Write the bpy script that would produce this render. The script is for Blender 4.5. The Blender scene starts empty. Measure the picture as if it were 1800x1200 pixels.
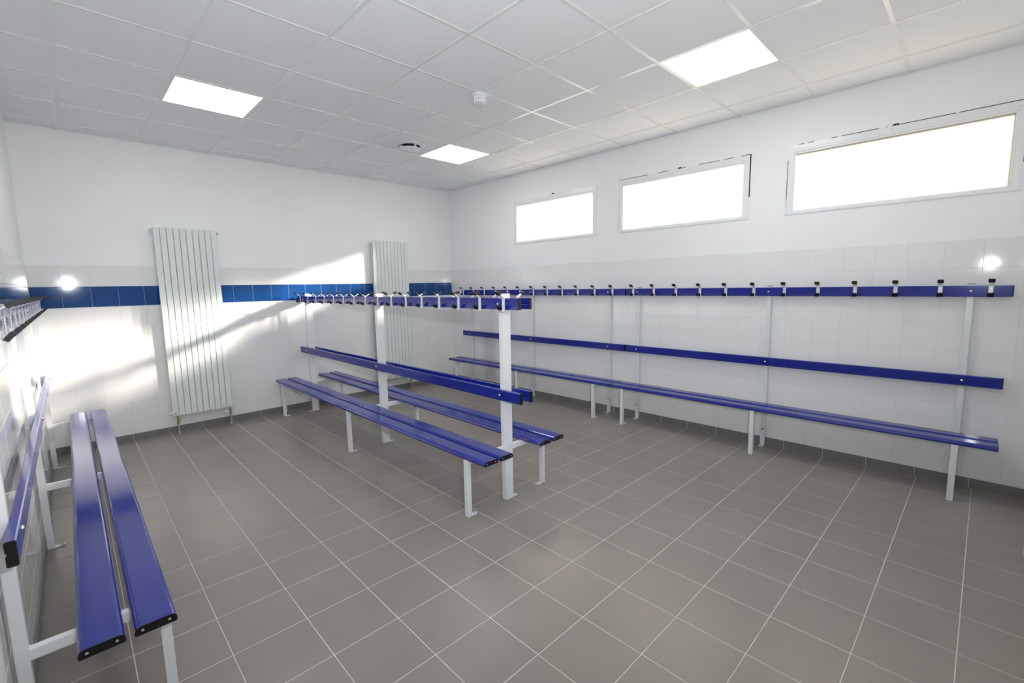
import bpy, bmesh, math, random
from mathutils import Matrix, Vector

# ---------------------------------------------------------------- scene, camera, sky, sun
SC = bpy.context.scene
COL = SC.collection
SC.view_settings.view_transform = 'Standard'
SC.view_settings.look = 'None'
SC.view_settings.gamma = 1.0
SC.view_settings.use_curve_mapping = False
SC.view_settings.exposure = 0.47
SC.cycles.max_bounces = 12
SC.cycles.diffuse_bounces = 8
SC.cycles.glossy_bounces = 5
SC.cycles.transparent_max_bounces = 8
SC.cycles.sample_clamp_indirect = 8.0
SC.cycles.caustics_reflective = False
SC.cycles.caustics_refractive = False

# room: X to the window wall, Y to the radiator wall, Z up, metres
XR, YB, HT = 2.1266, 3.2139, 3.0555
XL, YF = -2.705, -3.25          # left wall at the far corner, front wall (behind the camera)
LEFT_TURN = 0.011               # the left wall runs slightly out of square

YAW, PITCH, ROLL = 0.77955, -0.12193, -0.01814
F = Vector((math.sin(YAW)*math.cos(PITCH), math.cos(YAW)*math.cos(PITCH), math.sin(PITCH)))
R0 = Vector((math.cos(YAW), -math.sin(YAW), 0))
U0 = R0.cross(F)
RR = R0*math.cos(ROLL) + U0*math.sin(ROLL)
UU = -R0*math.sin(ROLL) + U0*math.cos(ROLL)
cam = bpy.data.cameras.new('camera')
cam.sensor_width = 36.0
cam.lens = 803.91/1800*36.0
cam.clip_start = 0.01
cam_o = bpy.data.objects.new('camera', cam)
COL.objects.link(cam_o)
M = Matrix((RR, UU, -F)).transposed().to_4x4()
M.translation = Vector((-2.5307, -2.8924, 1.5470))
cam_o.matrix_world = M
SC.camera = cam_o

W = bpy.data.worlds.new('sky')
SC.world = W
W.use_nodes = True
W.node_tree.nodes['Background'].inputs['Color'].default_value = (0.90, 0.95, 1.0, 1)
W.node_tree.nodes['Background'].inputs['Strength'].default_value = 2.3

# low winter sun: (dX/dY, drop per metre of X, strength); extra suns added to imitate ribbed panes fanning it out
SUNS = [(1.0, 0.385, 22.0), (1.4, 0.365, 17.0), (1.9, 0.325, 15.0), (2.7, 0.285, 20.0)]
for s_, k_, e_ in SUNS:
    d = Vector((-s_, 1.0, -k_*s_))
    L = bpy.data.lights.new('sun', 'SUN')
    L.energy = e_
    L.angle = math.radians(3.2)
    L.color = (1.0, 0.97, 0.93)
    o = bpy.data.objects.new('sun', L)
    COL.objects.link(o)
    o.location = (8, -4, 6)
    o.rotation_euler = d.to_track_quat('-Z', 'Y').to_euler()

# the camera's own flash, its head turned up to bounce off the ceiling (it glints in the tiles)
L = bpy.data.lights.new('flash', 'SPOT')
L.energy = 175.0
L.color = (0.93, 0.965, 1.0)
L.spot_size = math.radians(150)
L.spot_blend = 1.0
L.shadow_soft_size = 0.022
o = bpy.data.objects.new('flash', L)
COL.objects.link(o)
o.location = (-2.35, -3.00, 1.73)
o.rotation_euler = (Vector((-0.3, 0.0, 2.8))-Vector(o.location)).to_track_quat('-Z', 'Y').to_euler()

LED_STRENGTH = 8.4

# ---------------------------------------------------------------- materials
def mat(name, col, rough=0.5, spec=0.5, metal=0.0, vary=0.0, scale=8.0, bump=0.0, bscale=30.0, coat=0.0):
    m = bpy.data.materials.new(name)
    m.use_nodes = True
    nt = m.node_tree
    b = nt.nodes['Principled BSDF']
    b.inputs['Base Color'].default_value = (*col, 1)
    b.inputs['Roughness'].default_value = rough
    b.inputs['Specular IOR Level'].default_value = spec
    b.inputs['Metallic'].default_value = metal
    if coat:
        b.inputs['Coat Weight'].default_value = coat
        b.inputs['Coat Roughness'].default_value = 0.06
    tc = nt.nodes.new('ShaderNodeNewGeometry')
    if vary:
        n = nt.nodes.new('ShaderNodeTexNoise')
        n.inputs['Scale'].default_value = scale
        n.inputs['Detail'].default_value = 3
        nt.links.new(tc.outputs['Position'], n.inputs['Vector'])
        r = nt.nodes.new('ShaderNodeMapRange')
        r.inputs['From Min'].default_value = 0.3
        r.inputs['From Max'].default_value = 0.7
        r.inputs['To Min'].default_value = 1-vary
        r.inputs['To Max'].default_value = 1+vary
        nt.links.new(n.outputs['Fac'], r.inputs['Value'])
        mx = nt.nodes.new('ShaderNodeVectorMath')
        mx.operation = 'SCALE'
        mx.inputs[0].default_value = col
        nt.links.new(r.outputs['Result'], mx.inputs['Scale'])
        nt.links.new(mx.outputs['Vector'], b.inputs['Base Color'])
    if bump:
        n2 = nt.nodes.new('ShaderNodeTexNoise')
        n2.inputs['Scale'].default_value = bscale
        n2.inputs['Detail'].default_value = 2
        nt.links.new(tc.outputs['Position'], n2.inputs['Vector'])
        bp = nt.nodes.new('ShaderNodeBump')
        bp.inputs['Strength'].default_value = bump
        bp.inputs['Distance'].default_value = 0.01
        nt.links.new(n2.outputs['Fac'], bp.inputs['Height'])
        nt.links.new(bp.outputs['Normal'], b.inputs['Normal'])
    return m

MT = {
 'plaster': mat('satin_white_wall_paint', (0.835, 0.845, 0.84), 0.45, 0.35, vary=0.015, scale=3, bump=0.06, bscale=25),
 'white_tile': mat('glazed_white_tile', (0.77, 0.775, 0.77), 0.05, 0.5, vary=0.012, scale=4, bump=0.02, bscale=9),
 'blue_tile': mat('glazed_navy_tile', (0.009, 0.060, 0.215), 0.06, 0.3, vary=0.05, scale=5, bump=0.02, bscale=9),
 'wall_grout': mat('white_wall_grout', (0.66, 0.66, 0.65), 0.7, 0.3, vary=0.03, scale=20),
 'floor_tile': mat('taupe_floor_tile', (0.245, 0.220, 0.196), 0.27, 0.5, vary=0.05, scale=2.2, bump=0.03, bscale=60),
 'floor_grout': mat('pale_floor_grout', (0.58, 0.55, 0.51), 0.8, 0.2, vary=0.1, scale=12),
 'skirting': mat('grey_skirting_tile', (0.17, 0.17, 0.17), 0.35, 0.45, vary=0.05, scale=5),
 'ceiling_tile': mat('white_mineral_tile', (0.82, 0.84, 0.855), 0.9, 0.2, vary=0.01, scale=30, bump=0.05, bscale=300),
 't_bar': mat('white_painted_tee', (0.77, 0.77, 0.75), 0.22, 0.5),
 'white_steel': mat('white_powder_coat', (0.70, 0.72, 0.735), 0.28, 0.5, vary=0.01, scale=30),
 'blue_slat': mat('glossy_blue_lacquer', (0.009, 0.019, 0.240), 0.11, 0.7, vary=0.04, scale=6),
 'black': mat('black_plastic', (0.008, 0.008, 0.009), 0.45, 0.25, vary=0.1, scale=60),
 'steel': mat('bright_steel', (0.75, 0.75, 0.74), 0.25, 0.5, metal=1.0),
 'radiator': mat('white_radiator_enamel', (0.68, 0.72, 0.71), 0.35, 0.45, vary=0.006, scale=20),
 'brass': mat('tarnished_brass', (0.36, 0.31, 0.22), 0.4, 0.5, metal=0.8, vary=0.2, scale=60),
 'pipe': mat('grey_pipe', (0.45, 0.44, 0.42), 0.4, 0.5, metal=0.6, vary=0.1, scale=50),
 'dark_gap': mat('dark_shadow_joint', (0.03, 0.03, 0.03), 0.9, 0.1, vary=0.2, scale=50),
 'window_paint': mat('white_window_gloss', (0.80, 0.81, 0.82), 0.25, 0.5, vary=0.015, scale=12, bump=0.08, bscale=40),
 'plastic': mat('white_plastic', (0.82, 0.83, 0.86), 0.4, 0.45, vary=0.01, scale=40),
 'grey_mesh': mat('grey_insect_mesh', (0.42, 0.43, 0.46), 0.7, 0.3, vary=0.1, scale=90),
 'door': mat('pale_beige_door_paint', (0.60, 0.56, 0.48), 0.4, 0.4, vary=0.03, scale=10),
 'concrete': mat('exterior_render', (0.42, 0.39, 0.33), 0.9, 0.2, vary=0.1, scale=6),
}

def led_mat():
    m = bpy.data.materials.new('lit_opal_diffuser')
    m.use_nodes = True
    nt = m.node_tree
    nt.nodes.clear()
    out = nt.nodes.new('ShaderNodeOutputMaterial')
    e = nt.nodes.new('ShaderNodeEmission')
    e.inputs['Color'].default_value = (0.97, 0.985, 1.0, 1)
    e.inputs['Strength'].default_value = LED_STRENGTH
    nt.links.new(e.outputs[0], out.inputs['Surface'])
    return m
MT['led'] = led_mat()

def pane_mat(name, share, glow):
    m = bpy.data.materials.new(name)
    m.use_nodes = True
    nt = m.node_tree
    nt.nodes.clear()
    out = nt.nodes.new('ShaderNodeOutputMaterial')
    geo = nt.nodes.new('ShaderNodeNewGeometry')
    wv = nt.nodes.new('ShaderNodeTexWave')
    wv.bands_direction = 'Y'
    wv.inputs['Scale'].default_value = 26.0
    wv.inputs['Distortion'].default_value = 0.3
    nt.links.new(geo.outputs['Position'], wv.inputs['Vector'])
    rp = nt.nodes.new('ShaderNodeMix')
    rp.data_type = 'RGBA'
    rp.inputs[6].default_value = (0.93*glow, 0.87*glow, 0.75*glow, 1)
    rp.inputs[7].default_value = (1.07*glow, 1.0*glow, 0.87*glow, 1)
    nt.links.new(wv.outputs['Fac'], rp.inputs[0])
    tl = nt.nodes.new('ShaderNodeBsdfTranslucent')
    nt.links.new(rp.outputs[2], tl.inputs['Color'])
    tp = nt.nodes.new('ShaderNodeBsdfTransparent')
    tp.inputs['Color'].default_value = (1.0, 0.97, 0.92, 1)
    mx = nt.nodes.new('ShaderNodeMixShader')
    mx.inputs[0].default_value = share
    nt.links.new(tp.outputs[0], mx.inputs[1])
    nt.links.new(tl.outputs[0], mx.inputs[2])
    nt.links.new(mx.outputs[0], out.inputs['Surface'])
    return m
MT['pane'] = pane_mat('ribbed_translucent_pane', 0.55, 0.195)
MT['pane_dull'] = pane_mat('sun_dimming_pane', 0.80, 0.23)     # near window's pane, made cloudier to cut the sunlight it lets in

# ---------------------------------------------------------------- mesh helpers
def mesh_from(name, verts, faces, m):
    me = bpy.data.meshes.new(name)
    me.from_pydata([tuple(v) for v in verts], [], faces)
    me.update()
    bm = bmesh.new()
    bm.from_mesh(me)
    bmesh.ops.recalc_face_normals(bm, faces=bm.faces)
    bm.to_mesh(me)
    bm.free()
    me.materials.append(MT[m])
    return me

def link(name, me, parent=None, loc=(0, 0, 0), rz=0.0):
    o = bpy.data.objects.new(name, me)
    COL.objects.link(o)
    o.location = loc
    o.rotation_euler = (0, 0, rz)
    if parent is not None:
        o.parent = parent
    return o

class MB:
    """collects boxes, ribbons, lathes and extrusions; build() links ONE mesh object"""
    def __init__(s):
        s.v, s.f, s.smooth = [], [], False
    def add(s, v, f):
        n = len(s.v)
        s.v += [Vector(p) for p in v]
        s.f += [tuple(i+n for i in q) for q in f]
        return s
    def box(s, x0, x1, y0, y1, z0, z1):
        return s.add([(x, y, z) for z in (z0, z1) for y in (y0, y1) for x in (x0, x1)],
                     [(0, 2, 3, 1), (4, 5, 7, 6), (0, 1, 5, 4), (2, 6, 7, 3), (0, 4, 6, 2), (1, 3, 7, 5)])
    def extrude_y(s, prof, y0, y1):
        """prof: closed (x,z) outline, run along Y"""
        n = len(prof)
        v = [(x, y0, z) for x, z in prof] + [(x, y1, z) for x, z in prof]
        f = [tuple(range(n)), tuple(range(2*n-1, n-1, -1))]
        f += [(i, (i+1) % n, n+(i+1) % n, n+i) for i in range(n)]
        return s.add(v, f)
    def extrude_z(s, prof, z0, z1):
        n = len(prof)
        v = [(x, y, z0) for x, y in prof] + [(x, y, z1) for x, y in prof]
        f = [tuple(range(n)), tuple(range(2*n-1, n-1, -1))]
        f += [(i, (i+1) % n, n+(i+1) % n, n+i) for i in range(n)]
        return s.add(v, f)
    def lathe(s, prof, axis=(0, 0, 1), at=(0, 0, 0), seg=20):
        """prof: (r, h) pairs along the axis"""
        q = Vector((0, 0, 1)).rotation_difference(Vector(axis))
        v, f = [], []
        for r, h in prof:
            for k in range(seg):
                a = 2*math.pi*k/seg
                v.append(Vector(at) + q @ Vector((r*math.cos(a), r*math.sin(a), h)))
        for i in range(len(prof)-1):
            for k in range(seg):
                f.append((i*seg+k, i*seg+(k+1) % seg, (i+1)*seg+(k+1) % seg, (i+1)*seg+k))
        f.append(tuple(range(seg)))
        f.append(tuple(range((len(prof)-1)*seg, len(prof)*seg)))
        return s.add(v, f)
    def ribbon(s, pts, w, t):
        """flat strip bent along (x,z) points, width w in Y, thickness t"""
        P = [Vector((p[0], p[1])) for p in pts]
        top, bot = [], []
        for i, p in enumerate(P):
            a = (P[i]-P[i-1]).normalized() if i else (P[1]-P[0]).normalized()
            b = (P[i+1]-P[i]).normalized() if i < len(P)-1 else a
            d = (a+b).normalized()
            n = Vector((-d.y, d.x)) * (t/2/max(0.5, d.dot(a)))
            top.append(p+n)
            bot.append(p-n)
        prof = [(q.x, q.y) for q in top] + [(q.x, q.y) for q in reversed(bot)]
        n = len(prof)
        m = len(P)
        v = [(x, -w/2, z) for x, z in prof] + [(x, w/2, z) for x, z in prof]
        f = []
        for i in range(m-1):
            j = n-1-i
            f += [(i, i+1, j-1, j), (n+i, n+j, n+j-1, n+i+1)]
        f += [(i, (i+1) % n, n+(i+1) % n, n+i) for i in range(n)]
        return s.add(v, f)
    def mirror_x(s):
        s.v = [Vector((-p.x, p.y, p.z)) for p in s.v]
        return s
    def bevelled(s, me, w, seg=2):
        bm = bmesh.new()
        bm.from_mesh(me)
        bmesh.ops.bevel(bm, geom=[e for e in bm.edges if len(e.link_faces) == 2 and e.calc_face_angle(0) > 0.6],
                        offset=w, segments=seg, affect='EDGES', clamp_overlap=True)
        bm.to_mesh(me)
        bm.free()
    def mesh(s, name, m, bevel=0.0, smooth=False):
        me = mesh_from(name, s.v, s.f, m)
        if bevel:
            s.bevelled(me, bevel)
        if smooth:
            for p in me.polygons:
                p.use_smooth = True
            try:
                me.set_sharp_from_angle(angle=0.7)
            except Exception:
                pass
        return me
    def build(s, name, m, parent=None, loc=(0, 0, 0), bevel=0.0, smooth=False):
        return link(name, s.mesh(name, m, bevel, smooth), parent, loc)

def thing(name, label, cat, loc=(0, 0, 0), rz=0.0, group=None):
    o = bpy.data.objects.new(name, None)
    COL.objects.link(o)
    o.empty_display_size = 0.1
    o.location = loc
    o.rotation_euler = (0, 0, rz)
    o['label'] = label
    o['category'] = cat
    if group:
        o['group'] = group
    return o

def structure(o, label=None):
    o['kind'] = 'structure'
    if label:
        o['label'] = label
    return o

def clip(poly, x0, x1, y0, y1):
    """cut a polygon to a rectangle"""
    for ax, lim, sg in ((0, x0, 1), (0, x1, -1), (1, y0, 1), (1, y1, -1)):
        out = []
        for i in range(len(poly)):
            a, b = poly[i], poly[(i+1) % len(poly)]
            da, db = (a[ax]-lim)*sg, (b[ax]-lim)*sg
            if da >= 0:
                out.append(a)
            if (da >= 0) != (db >= 0):
                t = da/(da-db)
                out.append((a[0]+t*(b[0]-a[0]), a[1]+t*(b[1]-a[1])))
        poly = out
        if len(poly) < 3:
            return []
    return poly

def inset(poly, d):
    c = (sum(p[0] for p in poly)/len(poly), sum(p[1] for p in poly)/len(poly))
    w = max(p[0] for p in poly)-min(p[0] for p in poly)
    h = max(p[1] for p in poly)-min(p[1] for p in poly)
    sx, sy = max(0.2, 1-2*d/max(w, 1e-6)), max(0.2, 1-2*d/max(h, 1e-6))
    return [(c[0]+(p[0]-c[0])*sx, c[1]+(p[1]-c[1])*sy) for p in poly]

def plate(poly, depth, cham):
    """a tile: outline in (a,b); face at c=0, body to c=-depth, small chamfer. returns verts (a,b,c), faces"""
    n = len(poly)
    top = inset(poly, cham)
    v = [(x, y, 0.0) for x, y in top] + [(x, y, -cham) for x, y in poly] + [(x, y, -depth) for x, y in poly]
    f = [tuple(range(n))]
    for k in (0, n):
        f += [(k+i, k+n+i, k+n+(i+1) % n, k+(i+1) % n) for i in range(n)]
    return v, f

def area(poly):
    return abs(sum(poly[i][0]*poly[(i+1) % len(poly)][1]-poly[(i+1) % len(poly)][0]*poly[i][1] for i in range(len(poly))))/2

# ---------------------------------------------------------------- floor
floor = structure(MB().box(-2.95, XR+0.3, YF-0.1, YB+0.1, -0.12, -0.0015).build('floor', 'floor_grout'),
                  'grey taupe square tiled floor with pale grout lines')
FS, FOX, FOY, FYAW = 0.30701, 2.1593, -0.5208, -0.01343
cF, sF = math.cos(FYAW), math.sin(FYAW)
def fgrid(a, b):
    return (FOX - cF*a*FS + sF*b*FS, FOY - sF*a*FS - cF*b*FS)
rnd = random.Random(4)
full = None
rest_v, rest_f = [], []
G2 = 0.0022
for a in range(-1, 18):
    for b in range(-13, 10):
        g = G2/FS
        quad = [fgrid(a+g, b+g), fgrid(a+1-g, b+g), fgrid(a+1-g, b+1-g), fgrid(a+g, b+1-g)]
        poly = clip(quad, -2.80, XR-0.003, YF+0.002, YB-0.003)
        if not poly or area(poly) < 0.0006:
            continue
        whole = area(poly) > 0.999*area(quad)
        cx, cy = fgrid(a+0.5, b+0.5)
        hidden = max(q[1] + 1.03*q[0] for q in poly) < -0.25 - 1.03*2.84 - 0.02
        dz = rnd.uniform(-0.0003, 0.0003)
        if hidden:                                   # behind and under the camera
            v, f = plate([(x, y) for x, y in poly], 0.006, 0.0012)
            n = len(rest_v)
            rest_v += v
            rest_f += [tuple(i+n for i in q) for q in f]
        elif whole:
            if full is None:
                v, f = plate([(x-cx, y-cy) for x, y in quad], 0.006, 0.0012)
                full = mesh_from('floor_tile', v, f, 'floor_tile')
            link('floor_tile', full, floor, (cx, cy, dz))
        else:
            v, f = plate([(x-cx, y-cy) for x, y in poly], 0.006, 0.0012)
            link('floor_tile', mesh_from('floor_tile', v, f, 'floor_tile'), floor, (cx, cy, dz))
o = link('floor_tile', mesh_from('floor_tile', rest_v, rest_f, 'floor_tile'), floor)
o['kind'] = 'stuff'

# ---------------------------------------------------------------- ceiling: tee grid with lay-in tiles and four LED panels
ceil = structure(MB().box(-2.95, XR+0.3, YF-0.1, YB+0.1, HT+0.02, HT+0.2).build('ceiling', 'ceiling_tile'),
                 'white suspended ceiling of square tiles in a tee grid')
GX, GY, GW, GS = -0.0047, -0.0236, -0.0064, 0.6
cG, sG = math.cos(GW), math.sin(GW)
def cgrid(i, j):
    return (GX + cG*i*GS - sG*j*GS, GY + sG*i*GS + cG*j*GS)
LED_CELLS = {(-3, 2), (1, 2), (1, -3), (-3, -3)}
tile_full = None
bar = 0.012
for i in range(-5, 5):
    for j in range(-7, 6):
        if (i, j) in LED_CELLS:
            continue
        e = (bar-0.004)/GS
        quad = [cgrid(i+e, j+e), cgrid(i+1-e, j+e), cgrid(i+1-e, j+1-e), cgrid(i+e, j+1-e)]
        poly = clip(quad, -2.79, XR-0.006, YF+0.006, YB-0.006)
        if not poly or area(poly) < 0.002:
            continue
        cx, cy = cgrid(i+0.5, j+0.5)
        whole = area(poly) > 0.999*area(quad)
        if whole and tile_full:
            me = tile_full
        else:
            v, f = plate([(x-cx, y-cy) for x, y in poly], 0.012, 0.001)
            v = [(x, y, -z) for x, y, z in v]
            me = mesh_from('ceiling_tile', v, f, 'ceiling_tile')
            if whole:
                tile_full = me
        link('ceiling_tile', me, ceil, (cx, cy, HT+0.003))
def tee(p, q, w, zz):
    d = Vector((q[0]-p[0], q[1]-p[1]))
    n = Vector((-d.y, d.x)).normalized()*w/2
    quad = [(p[0]+n.x, p[1]+n.y), (p[0]-n.x, p[1]-n.y), (q[0]-n.x, q[1]-n.y), (q[0]+n.x, q[1]+n.y)]
    poly = clip(quad, -2.79, XR-0.004, YF+0.004, YB-0.004)
    if len(poly) >= 3:
        MB().extrude_z(poly, zz, HT+0.02).build('tee_bar', 't_bar', ceil)
for i in range(-4, 4):
    tee(cgrid(i, -7), cgrid(i, 7), 2*bar, HT-0.001)
for j in range(-5, 6):
    tee(cgrid(-6, j), cgrid(5, j), 2*bar-0.002, HT-0.0004)

LED_TEXT = {(-3, 2): 'lit square ceiling panel at the left, nearest the left wall',
            (1, 2): 'smallest lit square ceiling panel, far off beside the round air vent',
            (1, -3): 'largest lit square ceiling panel, near the window wall at upper right',
            (-3, -3): 'lit square ceiling panel above the camera, out of the frame'}
for (i, j), txt in LED_TEXT.items():
    c = cgrid(i+0.5, j+0.5)
    t = thing('ceiling_light', txt, 'ceiling light', (c[0], c[1], HT), GW, 'lit panels in the ceiling grid')
    h, k = 0.289, 0.283
    fr = MB()
    fr.box(-h, h, -h, -k, -0.001, 0.016).box(-h, h, k, h, -0.001, 0.016)
    fr.box(-h, -k, -k, k, -0.001, 0.016).box(k, h, -k, k, -0.001, 0.016)
    fr.build('frame', 't_bar', t)
    MB().box(-k, k, -k, k, 0.0012, 0.006).build('diffuser', 'led', t)

# ---------------------------------------------------------------- walls
TILE_TOP = 1.812
ROWS = [0.075] + [TILE_TOP-0.2015*k for k in range(8, -1, -1)]
def tiled(parent, fn, joints, lo, hi, blue, gap=0.0016, rot=None):
    """glazed tiles on a wall: fn(a, z) -> (location, map) ; joints: positions along the wall"""
    js = [lo] + [j for j in joints if lo+0.012 < j < hi-0.012] + [hi]
    cache = {}
    for r in range(len(ROWS)-1):
        z0, z1 = ROWS[r]+gap/2, ROWS[r+1]-gap/2
        isb = blue and r == 7
        for q in range(len(js)-1):
            a0, a1 = js[q]+gap/2, js[q+1]-gap/2
            w, h = round(a1-a0, 4), round(z1-z0, 4)
            key = (w, h, isb)
            if key not in cache:
                v, f = plate([(-w/2, -h/2), (w/2, -h/2), (w/2, h/2), (-w/2, h/2)], 0.005, 0.0012)
                cache[key] = mesh_from('wall_tile', [rot(p) for p in v], f, 'blue_tile' if isb else 'white_tile')
            o = link('wall_tile', cache[key], parent, fn((a0+a1)/2, (z0+z1)/2))
            if isb:
                o['label'] = 'navy blue glazed tile'

def skirting(name, fn_loc, rot, joints, lo, hi, wallname):
    joints = sorted(joints)
    js = [lo] + [j for j in joints if lo+0.02 < j < hi-0.02] + [hi]
    b = MB()
    c = [rot(p) for p in ((-(hi-lo)/2, 0, -0.0015), ((hi-lo)/2, 0, -0.0015), ((hi-lo)/2, 0.0735, -0.0015), (-(hi-lo)/2, 0.0735, -0.0015))]
    c2 = [rot(p) for p in ((-(hi-lo)/2, 0, -0.009), ((hi-lo)/2, 0, -0.009), ((hi-lo)/2, 0.0735, -0.009), (-(hi-lo)/2, 0.0735, -0.009))]
    b.add(c+c2, [(0, 1, 2, 3), (7, 6, 5, 4), (0, 4, 5, 1), (1, 5, 6, 2), (2, 6, 7, 3), (3, 7, 4, 0)])
    root = b.build(name, 'floor_grout', None, fn_loc((lo+hi)/2, 0.0))
    structure(root, 'grey tiled skirting along the ' + wallname)
    base = Vector(fn_loc((lo+hi)/2, 0.0))
    cache = {}
    for q in range(len(js)-1):
        a0, a1 = js[q]+0.002, js[q+1]-0.002
        w = round(a1-a0, 4)
        if w not in cache:
            v, f = plate([(-w/2, 0.0015), (w/2, 0.0015), (w/2, 0.0745), (-w/2, 0.0745)], 0.008, 0.0012)
            cache[w] = mesh_from('skirting_tile', [rot(p) for p in v], f, 'skirting')
        link('skirting_tile', cache[w], root, Vector(fn_loc((a0+a1)/2, 0.0))-base)
    return root

# back wall (radiator wall)
back = structure(MB().box(-2.95, XR+0.3, YB+0.0035, YB+0.2, 0, HT+0.02).build('wall_back', 'plaster'),
                 'white back wall with glazed tiles and a blue tile band')
MB().box(XL-0.06, XR, YB+0.0012, YB+0.0036, 0.0, TILE_TOP).build('grout_bed', 'wall_grout', back)
rb = lambda p: (p[0], -p[2], p[1])
tiled(back, lambda a, z: (a, YB, z), [-2.49+0.2050*k for k in range(-2, 24)], XL+0.001, XR, True, rot=rb)
skirting('baseboard_back', lambda a, z: (a, YB-0.009, z), rb, [-2.104+0.003+0.3065*k for k in range(-3, 16)], XL+0.001, XR-0.009, 'back wall')

# window wall
WIN = [(0.395, 1.690), (-1.300, 0.005), (-3.010, -1.700)]
WZ0, WZ1 = 2.143, 2.645
def leaf(x0, x1):
    p = MB()
    p.box(x0, x1, YF-0.1, YB+0.1, 0, WZ0)
    p.box(x0, x1, YF-0.1, YB+0.1, WZ1, HT+0.02)
    ys = [YF-0.1] + [q for w in sorted(WIN) for q in w] + [YB+0.1]
    for k in range(0, len(ys), 2):
        p.box(x0, x1, ys[k], ys[k+1], WZ0, WZ1)
    return p
right = structure(leaf(XR+0.0035, XR+0.05).build('wall_right', 'plaster'), 'white window wall with glazed tiles up to shoulder height')
leaf(XR+0.0502, XR+0.068).build('outer_leaf', 'concrete', right)
MB().box(XR+0.068, XR+0.115, WIN[2][0]-0.25, WIN[2][1]+0.25, WZ1, WZ1+0.14).build('pane_shader', 'door', right)  # unseen box added outside to shade the top of the near pane
MB().box(XR+0.0012, XR+0.0036, YF, YB+0.002, 0.0, TILE_TOP).build('grout_bed', 'wall_grout', right)
rr = lambda p: (-p[2]*-1.0, p[0], p[1])
rr = lambda p: (-p[2], p[0], p[1])
tiled(right, lambda a, z: (XR, a, z), [-2.916+0.2026*k for k in range(-2, 32)], YF+0.003, YB-0.001, False, rot=rr)
skirting('baseboard_right', lambda a, z: (XR-0.009, a, z), rr, [-0.525-0.3045*k for k in range(-13, 9)], YF+0.003, YB-0.009, 'window wall')

# left wall, slightly out of square: a frame turned about the far corner
def lw(y):          # x of the left wall at y
    return XL - math.tan(LEFT_TURN)*(YB-y)
def leftpt(off, a, z):
    """off: distance into the room; a: distance along the wall towards the front"""
    c, s = math.cos(LEFT_TURN), math.sin(LEFT_TURN)
    return (XL - s*a + c*off, YB - c*a - s*off, z)
cL, sL = math.cos(LEFT_TURN), math.sin(LEFT_TURN)
LEN = YB-YF
def rl(p):          # tile coords (along towards the front, up, out) -> world directions
    return (-sL*p[0] + cL*p[2], -cL*p[0] - sL*p[2], p[1])
b = MB()
v = []
for off in (-0.0035, -0.2):
    for z in (0, HT+0.02):
        for a in (-0.1, LEN+0.1):
            v.append(leftpt(off, a, z))
b.add(v, [(0, 1, 3, 2), (4, 6, 7, 5), (0, 4, 5, 1), (2, 3, 7, 6), (0, 2, 6, 4), (1, 5, 7, 3)])
left = structure(b.build('wall_left', 'plaster'), 'white left wall with glazed tiles and a blue tile band')
b = MB()
v = []
for off in (-0.0012, -0.0036):
    for z in (0, TILE_TOP):
        for a in (0, LEN-0.01):
            v.append(leftpt(off, a, z))
b.add(v, [(0, 1, 3, 2), (4, 6, 7, 5), (0, 4, 5, 1), (2, 3, 7, 6), (0, 2, 6, 4), (1, 5, 7, 3)])
b.build('grout_bed', 'wall_grout', left)
tiled(left, lambda a, z: leftpt(0, a, z), [0.175+0.2045*k for k in range(32)], 0.002, LEN-0.02, True, rot=rl)
skirting('baseboard_left', lambda a, z: leftpt(0.009, a, z), rl, [0.13+0.3065*k for k in range(22)], 0.012, LEN-0.02, 'left wall')

# front wall, behind the camera, with a closed door
b = MB()
DX0, DX1, DH = 0.20, 1.13, 2.04
b.box(-2.95, DX0, YF-0.2, YF, 0, HT+0.02).box(DX1, XR+0.3, YF-0.2, YF, 0, HT+0.02).box(DX0, DX1, YF-0.2, YF, DH, HT+0.02)
front = structure(b.build('wall_front', 'plaster'), 'white wall behind the camera')
b = MB()
b.box(DX1-0.012, DX1+0.045, YF-0.1, YF+0.062, 0, DH+0.05).box(DX0-0.045, DX0+0.012, YF-0.1, YF+0.03, 0, DH+0.05).box(DX0, DX1, YF-0.1, YF+0.03, DH, DH+0.05)
door = structure(b.build('door_1', 'door'), 'door frame in the wall behind the camera')
MB().box(DX0+0.014, DX1-0.014, YF-0.09, YF-0.05, 0.004, DH-0.004).build('door_leaf', 'plaster', door)
hb = MB().lathe([(0.009, 0), (0.009, 0.05)], (0, 1, 0), (DX0+0.08, YF-0.05, 1.0), 10)
hb.box(DX0+0.07, DX0+0.19, YF-0.008, YF+0.006, 0.992, 1.008)
hb.build('door_handle', 'steel', door)

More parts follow.
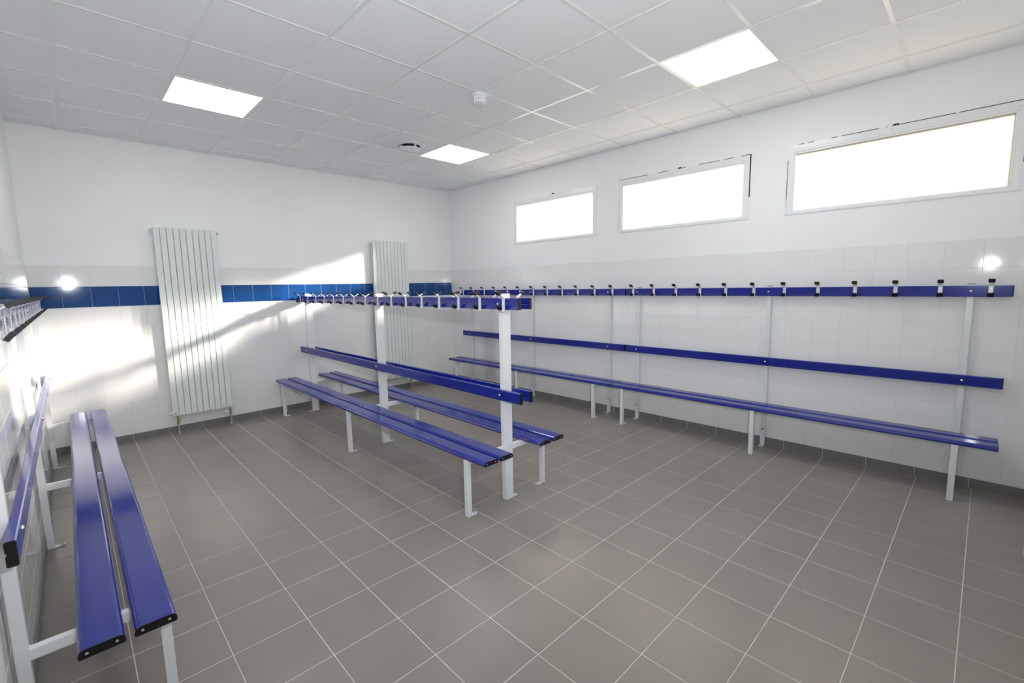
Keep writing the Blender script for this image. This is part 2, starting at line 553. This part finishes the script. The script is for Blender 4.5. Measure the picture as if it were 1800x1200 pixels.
# ---------------------------------------------------------------- windows
for n, (y0, y1) in enumerate(sorted(WIN, reverse=True)):
    fx = XR-0.006
    # painted casing around the opening
    b = MB()
    cw, ct, cb = 0.042, 0.055, 0.022
    b.box(fx, XR+0.03, y0-cw, y0, WZ0-cb, WZ1+ct).box(fx, XR+0.03, y1, y1+cw, WZ0-cb, WZ1+ct)
    b.box(fx, XR+0.03, y0, y1, WZ1, WZ1+ct).box(fx, XR+0.03, y0, y1, WZ0-cb, WZ0)
    win = structure(b.build('window_%d' % (n+1), 'window_paint', bevel=0.0015),
                    ['far', 'middle', 'near'][n] + ' wide window high on the right wall')
    # sash: a slim frame inside the casing
    b = MB()
    sw, sx0, sx1 = 0.014, XR+0.004, XR+0.034
    b.box(sx0, sx1, y0, y0+sw, WZ0, WZ1).box(sx0, sx1, y1-sw, y1, WZ0, WZ1)
    b.box(sx0, sx1, y0+sw, y1-sw, WZ1-sw, WZ1).box(sx0, sx1, y0+sw, y1-sw, WZ0, WZ0+sw)
    b.build('sash', 'window_paint', win, bevel=0.001)
    MB().box(XR+0.018, XR+0.022, y0+sw, y1-sw, WZ0+sw, WZ1-sw).build('pane', 'pane_dull' if n == 2 else 'pane', win)
    # glazing bead on top
    MB().box(fx-0.004, fx+0.001, y0-0.004, y1+0.004, WZ1+0.018, WZ1+0.023).build('bead', 'window_paint', win)
    # opening joint round the casing: broken dark strips painted for the shade in its gaps
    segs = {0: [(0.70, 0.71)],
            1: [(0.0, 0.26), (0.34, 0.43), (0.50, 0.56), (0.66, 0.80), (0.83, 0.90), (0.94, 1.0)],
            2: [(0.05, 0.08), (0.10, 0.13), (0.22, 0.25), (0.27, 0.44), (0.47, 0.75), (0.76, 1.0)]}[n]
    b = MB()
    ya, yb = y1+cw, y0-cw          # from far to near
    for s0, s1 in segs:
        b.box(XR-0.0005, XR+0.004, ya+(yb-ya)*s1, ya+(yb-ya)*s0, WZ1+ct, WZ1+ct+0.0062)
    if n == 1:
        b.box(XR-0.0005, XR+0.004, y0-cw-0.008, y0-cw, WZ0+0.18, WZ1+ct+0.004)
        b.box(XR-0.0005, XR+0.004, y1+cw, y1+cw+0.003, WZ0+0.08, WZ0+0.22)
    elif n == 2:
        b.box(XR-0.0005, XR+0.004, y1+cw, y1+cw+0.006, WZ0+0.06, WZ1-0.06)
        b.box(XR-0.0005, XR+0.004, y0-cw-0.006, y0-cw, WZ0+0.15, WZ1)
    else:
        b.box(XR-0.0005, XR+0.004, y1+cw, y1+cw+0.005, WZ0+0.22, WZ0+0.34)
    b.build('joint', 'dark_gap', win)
    # catch in the middle of the head
    ym = (y0+y1)/2
    k = MB().box(fx-0.012, fx, ym+0.004, ym+0.030, WZ1-0.01, WZ1+ct+0.012)
    k.build('catch', 'window_paint', win, bevel=0.002)
    MB().box(XR-0.001, XR+0.004, ym-0.036, ym-0.002, WZ1+ct+0.001, WZ1+ct+0.014).build('catch_slot', 'dark_gap', win)
    # little side stays at both jambs
    for yy, sg in ((y0-cw, -1), (y1+cw, 1)):
        MB().box(fx-0.001, XR+0.004, yy-0.008 if sg < 0 else yy-0.004, yy+0.004 if sg < 0 else yy+0.012, WZ0-cb, WZ0+0.10 if sg > 0 else WZ0+0.16).build('stay', 'window_paint', win, bevel=0.001)

# ---------------------------------------------------------------- radiators
def radiator(x0, label):
    t = thing('radiator', label, 'radiator', (x0, YB, 0), 0.0, 'tall white radiators on the back wall')
    pitch, wid, z0, z1 = 0.0568, 0.0528, 0.205, 2.212
    front_y, back_y = -0.092, -0.040
    b = MB()
    prof = [(-wid/2, -0.0), (-wid/2, -0.009), (-wid/2+0.003, -0.012), (wid/2-0.003, -0.012), (wid/2, -0.009), (wid/2, 0.0)]
    me = MB().extrude_z(prof, z0, z1).mesh('flat_tube', 'radiator', bevel=0.0012)
    for k in range(10):
        link('flat_tube', me, t, (k*pitch+wid/2, front_y+0.012, 0))
    prof = [(x*0.6, y) for x, y in prof]
    me2 = MB().extrude_z(prof, z0+0.01, z1-0.01).mesh('rear_tube', 'radiator')
    for k in range(10):
        link('rear_tube', me2, t, (k*pitch+wid/2, back_y+0.012, 0))
    full_w = 9*pitch+wid
    for zc in (z0+0.028, z1-0.028):
        b = MB()
        b.lathe([(0.012, -0.012), (0.019, -0.010), (0.019, full_w+0.008), (0.012, full_w+0.010)], (1, 0, 0), (0, -0.060, zc), 16)
        hp = b.build('header_pipe', 'radiator', t, smooth=True)
        for xe, ax in ((-0.010, -1), (full_w+0.008, 1)):
            MB().lathe([(0.014, 0), (0.014, 0.012), (0.009, 0.016)], (ax, 0, 0), (xe, -0.060, zc), 12).build('plug', 'steel' if ax > 0 and zc > 1 else 'radiator', hp, smooth=True)
    MB().box(0.010, 0.034, -0.094, -0.091, z0+0.016, z0+0.034).build('vent_label', 'pipe', t)
    for xb in (0.09, full_w-0.09):
        for zb in (0.5, 1.9):
            MB().box(xb-0.015, xb+0.015, -0.04, 0.0, zb-0.02, zb+0.02).build('bracket', 'radiator', t)
    for xv, side in ((0.044, 1), (full_w-0.020, -1)):
        b = MB()
        b.lathe([(0.013, 0.0), (0.013, 0.018), (0.009, 0.019), (0.009, 0.03), (0.012, 0.031), (0.012, 0.048), (0.008, 0.05), (0.008, 0.062), (0.011, 0.063), (0.011, 0.075), (0.008, 0.078), (0.008, 0.092)], (0, 0, 1), (xv, -0.068, 0.113), 14)
        vv = b.build('valve', 'brass', t, smooth=True)
        if side > 0:
            MB().lathe([(0.008, 0), (0.009, 0.014), (0.006, 0.020)], (1, -0.2, 0), (xv+0.008, -0.068, 0.155), 12).build('valve_cap', 'brass', vv, smooth=True)
        else:
            MB().lathe([(0.007, 0), (0.007, 0.014), (0.014, 0.016), (0.015, 0.045), (0.011, 0.050)], (-1, 0, 0), (xv-0.008, -0.068, 0.150), 12).build('valve_head', 'radiator', vv, smooth=True)
            MB().box(xv-0.062, xv-0.02, -0.072, -0.066, 0.136, 0.141).build('lever', 'pipe', vv)
        b = MB().lathe([(0.0075, 0.0), (0.0075, 0.116)], (0, 0, 1), (xv, -0.068, 0.0), 12)
        pp = b.build('supply_pipe', 'pipe', t, smooth=True)
        MB().lathe([(0.017, 0.0005), (0.017, 0.006), (0.011, 0.012), (0.0105, 0.030), (0.008, 0.034)], (0, 0, 1), (xv, -0.068, 0.0), 14).build('pipe_collar', 'pipe', pp, smooth=True)
    return t
radiator(-1.7585, 'tall white panel radiator at the left, beyond the end of the left bench')
radiator(0.693, 'tall white panel radiator to the right, half hidden behind the double bench')

# ---------------------------------------------------------------- benches
SLAT_W, SLAT_GAP, SZ0, SZ1 = 0.117, 0.022, 0.404, 0.434
RAIL_Z, BACK_Z, RAIL_H = 1.423, 0.782, 0.0765      # rail heights of the island; the wall benches' are RISE higher
POST_TOP, RISE = 1.492, 0.0255

def slat_profile(x0):
    w, t = SLAT_W, SZ1-SZ0
    pts = [(x0+0.004, SZ0), (x0, SZ0+0.004), (x0, SZ0+0.014), (x0+0.0025, SZ0+0.021), (x0+0.007, SZ1-0.003), (x0+0.012, SZ1-0.0006), (x0+0.016, SZ1),
           (x0+w-0.016, SZ1), (x0+w-0.012, SZ1-0.0006), (x0+w-0.007, SZ1-0.003), (x0+w-0.0025, SZ0+0.021), (x0+w, SZ0+0.014), (x0+w, SZ0+0.004), (x0+w-0.004, SZ0)]
    return pts

def rail_profile(x0, x1, zc, h):
    """grooved board on edge: outer face at x1 with five shallow grooves, a notch at the back"""
    z0, z1 = zc-h/2, zc+h/2
    p = [(x0, z0+0.003), (x0+0.003, z0), (x1-0.004, z0), (x1, z0+0.004)]
    n = 6
    for k in range(1, n):
        z = z0+0.006+(h-0.012)*k/n
        p += [(x1, z-0.0016), (x1-0.0014, z-0.0006), (x1-0.0014, z+0.0006), (x1, z+0.0016)]
    p += [(x1, z1-0.004), (x1-0.004, z1), (x0+0.003, z1), (x0, z1-0.003),
          (x0, zc+0.006), (x0+0.004, zc+0.004), (x0+0.004, zc-0.004), (x0, zc-0.006)]
    return p

def sx(mb, s):
    return mb.mirror_x() if s < 0 else mb

_cache = {}
def shared(key, fn):
    if key not in _cache:
        _cache[key] = fn()
    return _cache[key]

def hook(parent, s, xface, y, rise):
    """bent flat steel hook on the rail: upper prong out, lower prong curled up, both with black tips"""
    def strip():
        b = MB().ribbon([(0.062, 0.0760), (0.040, 0.0635), (0.014, 0.0475), (0.006, 0.0415), (0.002, 0.034), (0.002, -0.040),
                         (0.004, -0.047), (0.010, -0.0525), (0.018, -0.052), (0.024, -0.047), (0.034, -0.034), (0.042, -0.024)], 0.024, 0.0034)
        return sx(b, s).mesh('coat_hook', 'white_steel')
    def up():
        b = MB().ribbon([(0.041, 0.0638), (0.068, 0.0795)], 0.034, 0.0150)
        return sx(b, s).mesh('hook_tip', 'black', bevel=0.002)
    def low():
        b = MB().ribbon([(0.031, -0.037), (0.051, -0.0135)], 0.034, 0.0150)
        return sx(b, s).mesh('hook_tip', 'black', bevel=0.002)
    def screws():
        return MB().lathe([(0.0035, 0), (0.0035, 0.001), (0.0018, 0.0024)], (s, 0, 0), (0, 0, 0), 8).mesh('screw', 'steel')
    h = link('coat_hook', shared(('hook', s), strip), parent, (xface, y, RAIL_Z+rise))
    link('hook_tip', shared(('up', s), up), h)
    link('hook_tip', shared(('low', s), low), h)
    for z in (0.018, -0.014):
        link('screw', shared(('screw', s), screws), h, (s*0.0036, 0, z))

def bolt(parent, s, x, y, z):
    link('bolt', shared(('bolt', s), lambda: MB().lathe([(0.0095, 0), (0.0095, 0.001), (0.0075, 0.004), (0.003, 0.0055)], (s, 0, 0), (0, 0, 0), 12).mesh('bolt', 'steel', smooth=True)), parent, (x, y, z))

def foot(parent, xc, y, s, w=0.036):
    """small steel flange welded to a leg's base, running to side s, with its fixing bolt"""
    b = MB().box(0, 0.050, -w/2, w/2, 0.0008, 0.006)
    sx(b, s)
    link('floor_bolt', shared('floor_bolt', lambda: MB().lathe([(0.0075, 0.0061), (0.0075, 0.0085), (0.005, 0.0125), (0.002, 0.0130)], (0, 0, 1), (0, 0, 0), 10).mesh('floor_bolt', 'pipe', smooth=True)), parent, (xc+s*0.034, y, 0))
    f = link('foot_plate', b.mesh('foot_plate', 'white_steel', bevel=0.0015), parent, (xc, y, 0))
    return f

def side(t, s, xpost, seat0, length, posts, hooks, rise=0.0):
    """one seat, backrest and hook rail on side s; xpost: post face; seat0: inner edge of the seat; y is local"""
    h = length/2
    rt = 0.026
    for k in range(2):
        x0 = seat0 + k*(SLAT_W+SLAT_GAP)
        sl = sx(MB().extrude_y(slat_profile(x0), -h+0.003, h-0.003), s).build('seat_slat', 'blue_slat', t)
        for e in (-1, 1):
            ya, yb = (-h, -h+0.0032) if e < 0 else (h-0.0032, h)
            pr = [(x, z) for x, z in slat_profile(x0)]
            sx(MB().extrude_y(pr, ya, yb), s).build('end_cap', 'black', sl)
            for xo in (0.022, SLAT_W-0.022):
                MB().lathe([(0.0045, 0), (0.0045, 0.0006), (0.002, 0.0016)], (0, e, 0), (s*(x0+xo), e*h, (SZ0+SZ1)/2), 8).build('screw', 'steel', sl)
    for nm, zc in (('backrest_rail', BACK_Z+rise), ('hook_rail', RAIL_Z+rise)):
        rl_ = sx(MB().extrude_y(rail_profile(xpost, xpost+rt, zc, RAIL_H), -h+0.006, h-0.006), s).build(nm, 'blue_slat', t)
        for e in (-1, 1):
            ya, yb = (-h, -h+0.0062) if e < 0 else (h-0.0062, h)
            sx(MB().extrude_y(rail_profile(xpost, xpost+rt, zc, RAIL_H), ya, yb), s).build('end_cap', 'black', rl_)
        for y in posts:
            bolt(rl_, s, s*(xpost+rt), y, zc)
    for y in hooks:
        hook(t, s, s*(xpost+rt), y, rise)
    xo = seat0 + 2*SLAT_W + SLAT_GAP - 0.004
    for y in posts:
        b = sx(MB().box(xo-0.034, xo, y-0.018, y+0.018, 0.0008, SZ0), s)
        lg = b.build('front_leg', 'white_steel', t, bevel=0.0015)
        foot(lg, s*(xo-0.033), y, -s)
        b = sx(MB().box(xpost-0.002, xo-0.033, y-0.015, y+0.015, 0.366, SZ0-0.0005), s)
        b.build('seat_support', 'white_steel', t, bevel=0.0015)

def post(t, xa, xb, y, wy, foot_side, top=POST_TOP):
    b = MB().box(xa, xb, y-wy/2, y+wy/2, 0.0008, top)
    p = b.build('post', 'white_steel', t, bevel=0.0015)
    MB().box(xa-0.0006, xb+0.0006, y-wy/2-0.0006, y+wy/2+0.0006, top, top+0.005).build('post_cap', 'black', p, bevel=0.001)
    if foot_side:
        f = foot(p, xb-0.002 if foot_side > 0 else xa+0.002, y, foot_side)
    return p

def wall_bench(label, loc, rz, length, posts, hooks, seat0, group):
    t = thing('changing_room_bench', label, 'bench', loc, rz, group)
    for y in posts:
        p = post(t, 0.0105, 0.044, y, 0.036, 1, 1.496)
        MB().lathe([(0.007, 0), (0.007, 0.003)], (1, 0, 0), (0.0438, y, 0.162), 10).build('fixing_bolt', 'black', p)
    side(t, 1, 0.044, seat0, length, posts, hooks, RISE)
    return t

RH = [-1.39+0.2525*k for k in range(12)]
# right wall: two benches end to end (local +x points away from the wall)
wall_bench('blue bench with coat hooks on the window wall, the one ending by the corner',
           (XR, 1.385, 0), math.pi, 2.958, [-1.31, 0.0, 1.245], [-(y-1.385) for y in (2.822, 2.575, 2.322, 2.066, 1.822, 1.572, 1.319, 1.071, 0.820, 0.575, 0.324, 0.074)], 0.118,
           'blue benches on the window wall')
wall_bench('blue bench with coat hooks on the window wall, the nearer one, right of its twin',
           (XR, -1.587, 0), math.pi, 2.976, [-1.345, -0.017, 1.282], [-(y+1.587) for y in (-0.196, -0.445, -0.694, -0.946, -1.196, -1.447, -1.699, -1.952, -2.206, -2.458, -2.710, -2.966)], 0.118,
           'blue benches on the window wall')
# left wall: one long bench
c = leftpt(0, 2.234, 0)
wall_bench('long blue and white bench with coat hooks along the left wall, nearest the camera',
           c, -LEFT_TURN, 3.96, [-1.785, 0.0, 1.785], [-1.86+0.248*k for k in range(16)], 0.157, None)

# the island: a double bench in the middle of the floor
t = thing('double_sided_bench', 'double sided blue bench with two coat hook rails standing in the middle of the room', 'bench', (-0.3095, 1.190, 0), -0.0055)
for y in (-1.775, 0.0, 1.788):
    post(t, -0.0375, 0.0375, y, 0.040, -1 if y > 1 else 1)
IH = [-1.835+0.2468*k for k in range(16)]
side(t, -1, 0.0375, 0.137, 3.955, [-1.775, 0.0, 1.788], IH)
side(t, 1, 0.0375, 0.137, 3.955, [-1.775, 0.0, 1.788], IH)

# ---------------------------------------------------------------- ceiling fittings
t = thing('smoke_detector', 'small round white smoke detector on the ceiling grid', 'smoke detector', (0.012, -0.004, HT-0.001))
MB().lathe([(0.056, 0.0), (0.056, -0.014), (0.050, -0.018)], (0, 0, 1), (0, 0, 0), 32).build('base', 'plastic', t, smooth=True)
MB().lathe([(0.034, -0.017), (0.034, -0.056)], (0, 0, 1), (0, 0, 0), 32).build('sensing_chamber', 'grey_mesh', t, smooth=True)
for k in range(14):
    a = 2*math.pi*k/14
    q = MB().box(0.032, 0.046, -0.005, 0.005, -0.060, -0.017)
    q.v = [Matrix.Rotation(a, 3, 'Z') @ p for p in q.v]
    q.build('rib', 'plastic', t)
MB().lathe([(0.032, -0.0555), (0.049, -0.058), (0.048, -0.066), (0.030, -0.073)], (0, 0, 1), (0, 0, 0), 32).build('dome', 'plastic', t, smooth=True)
MB().lathe([(0.003, -0.0725), (0.003, -0.0745)], (0, 0, 1), (0.01, 0, 0), 8).build('indicator', 'pipe', t)

t = thing('air_vent', 'round white extract vent in the ceiling beside the smallest lit panel', 'air vent', (0.318, 1.496, HT-0.001))
MB().lathe([(0.160, 0.0), (0.159, -0.004), (0.135, -0.013), (0.113, -0.011), (0.111, 0.001)], (0, 0, 1), (0, 0, 0), 40).build('rim', 'plastic', t, smooth=True)
MB().lathe([(0.110, -0.0005), (0.110, -0.003)], (0, 0, 1), (0, 0, 0), 32).build('throat', 'dark_gap', t)
MB().lathe([(0.085, -0.026), (0.110, -0.033), (0.113, -0.038), (0.106, -0.044), (0.03, -0.047)], (0, 0, 1), (0, 0, 0), 40).build('disc', 'plastic', t, smooth=True)
for k in range(3):
    a = 2*math.pi*k/3+0.6
    q = MB().box(0.075, 0.106, -0.004, 0.004, -0.034, -0.002)
    q.v = [Matrix.Rotation(a, 3, 'Z') @ p for p in q.v]
    q.build('spacer', 'plastic', t)
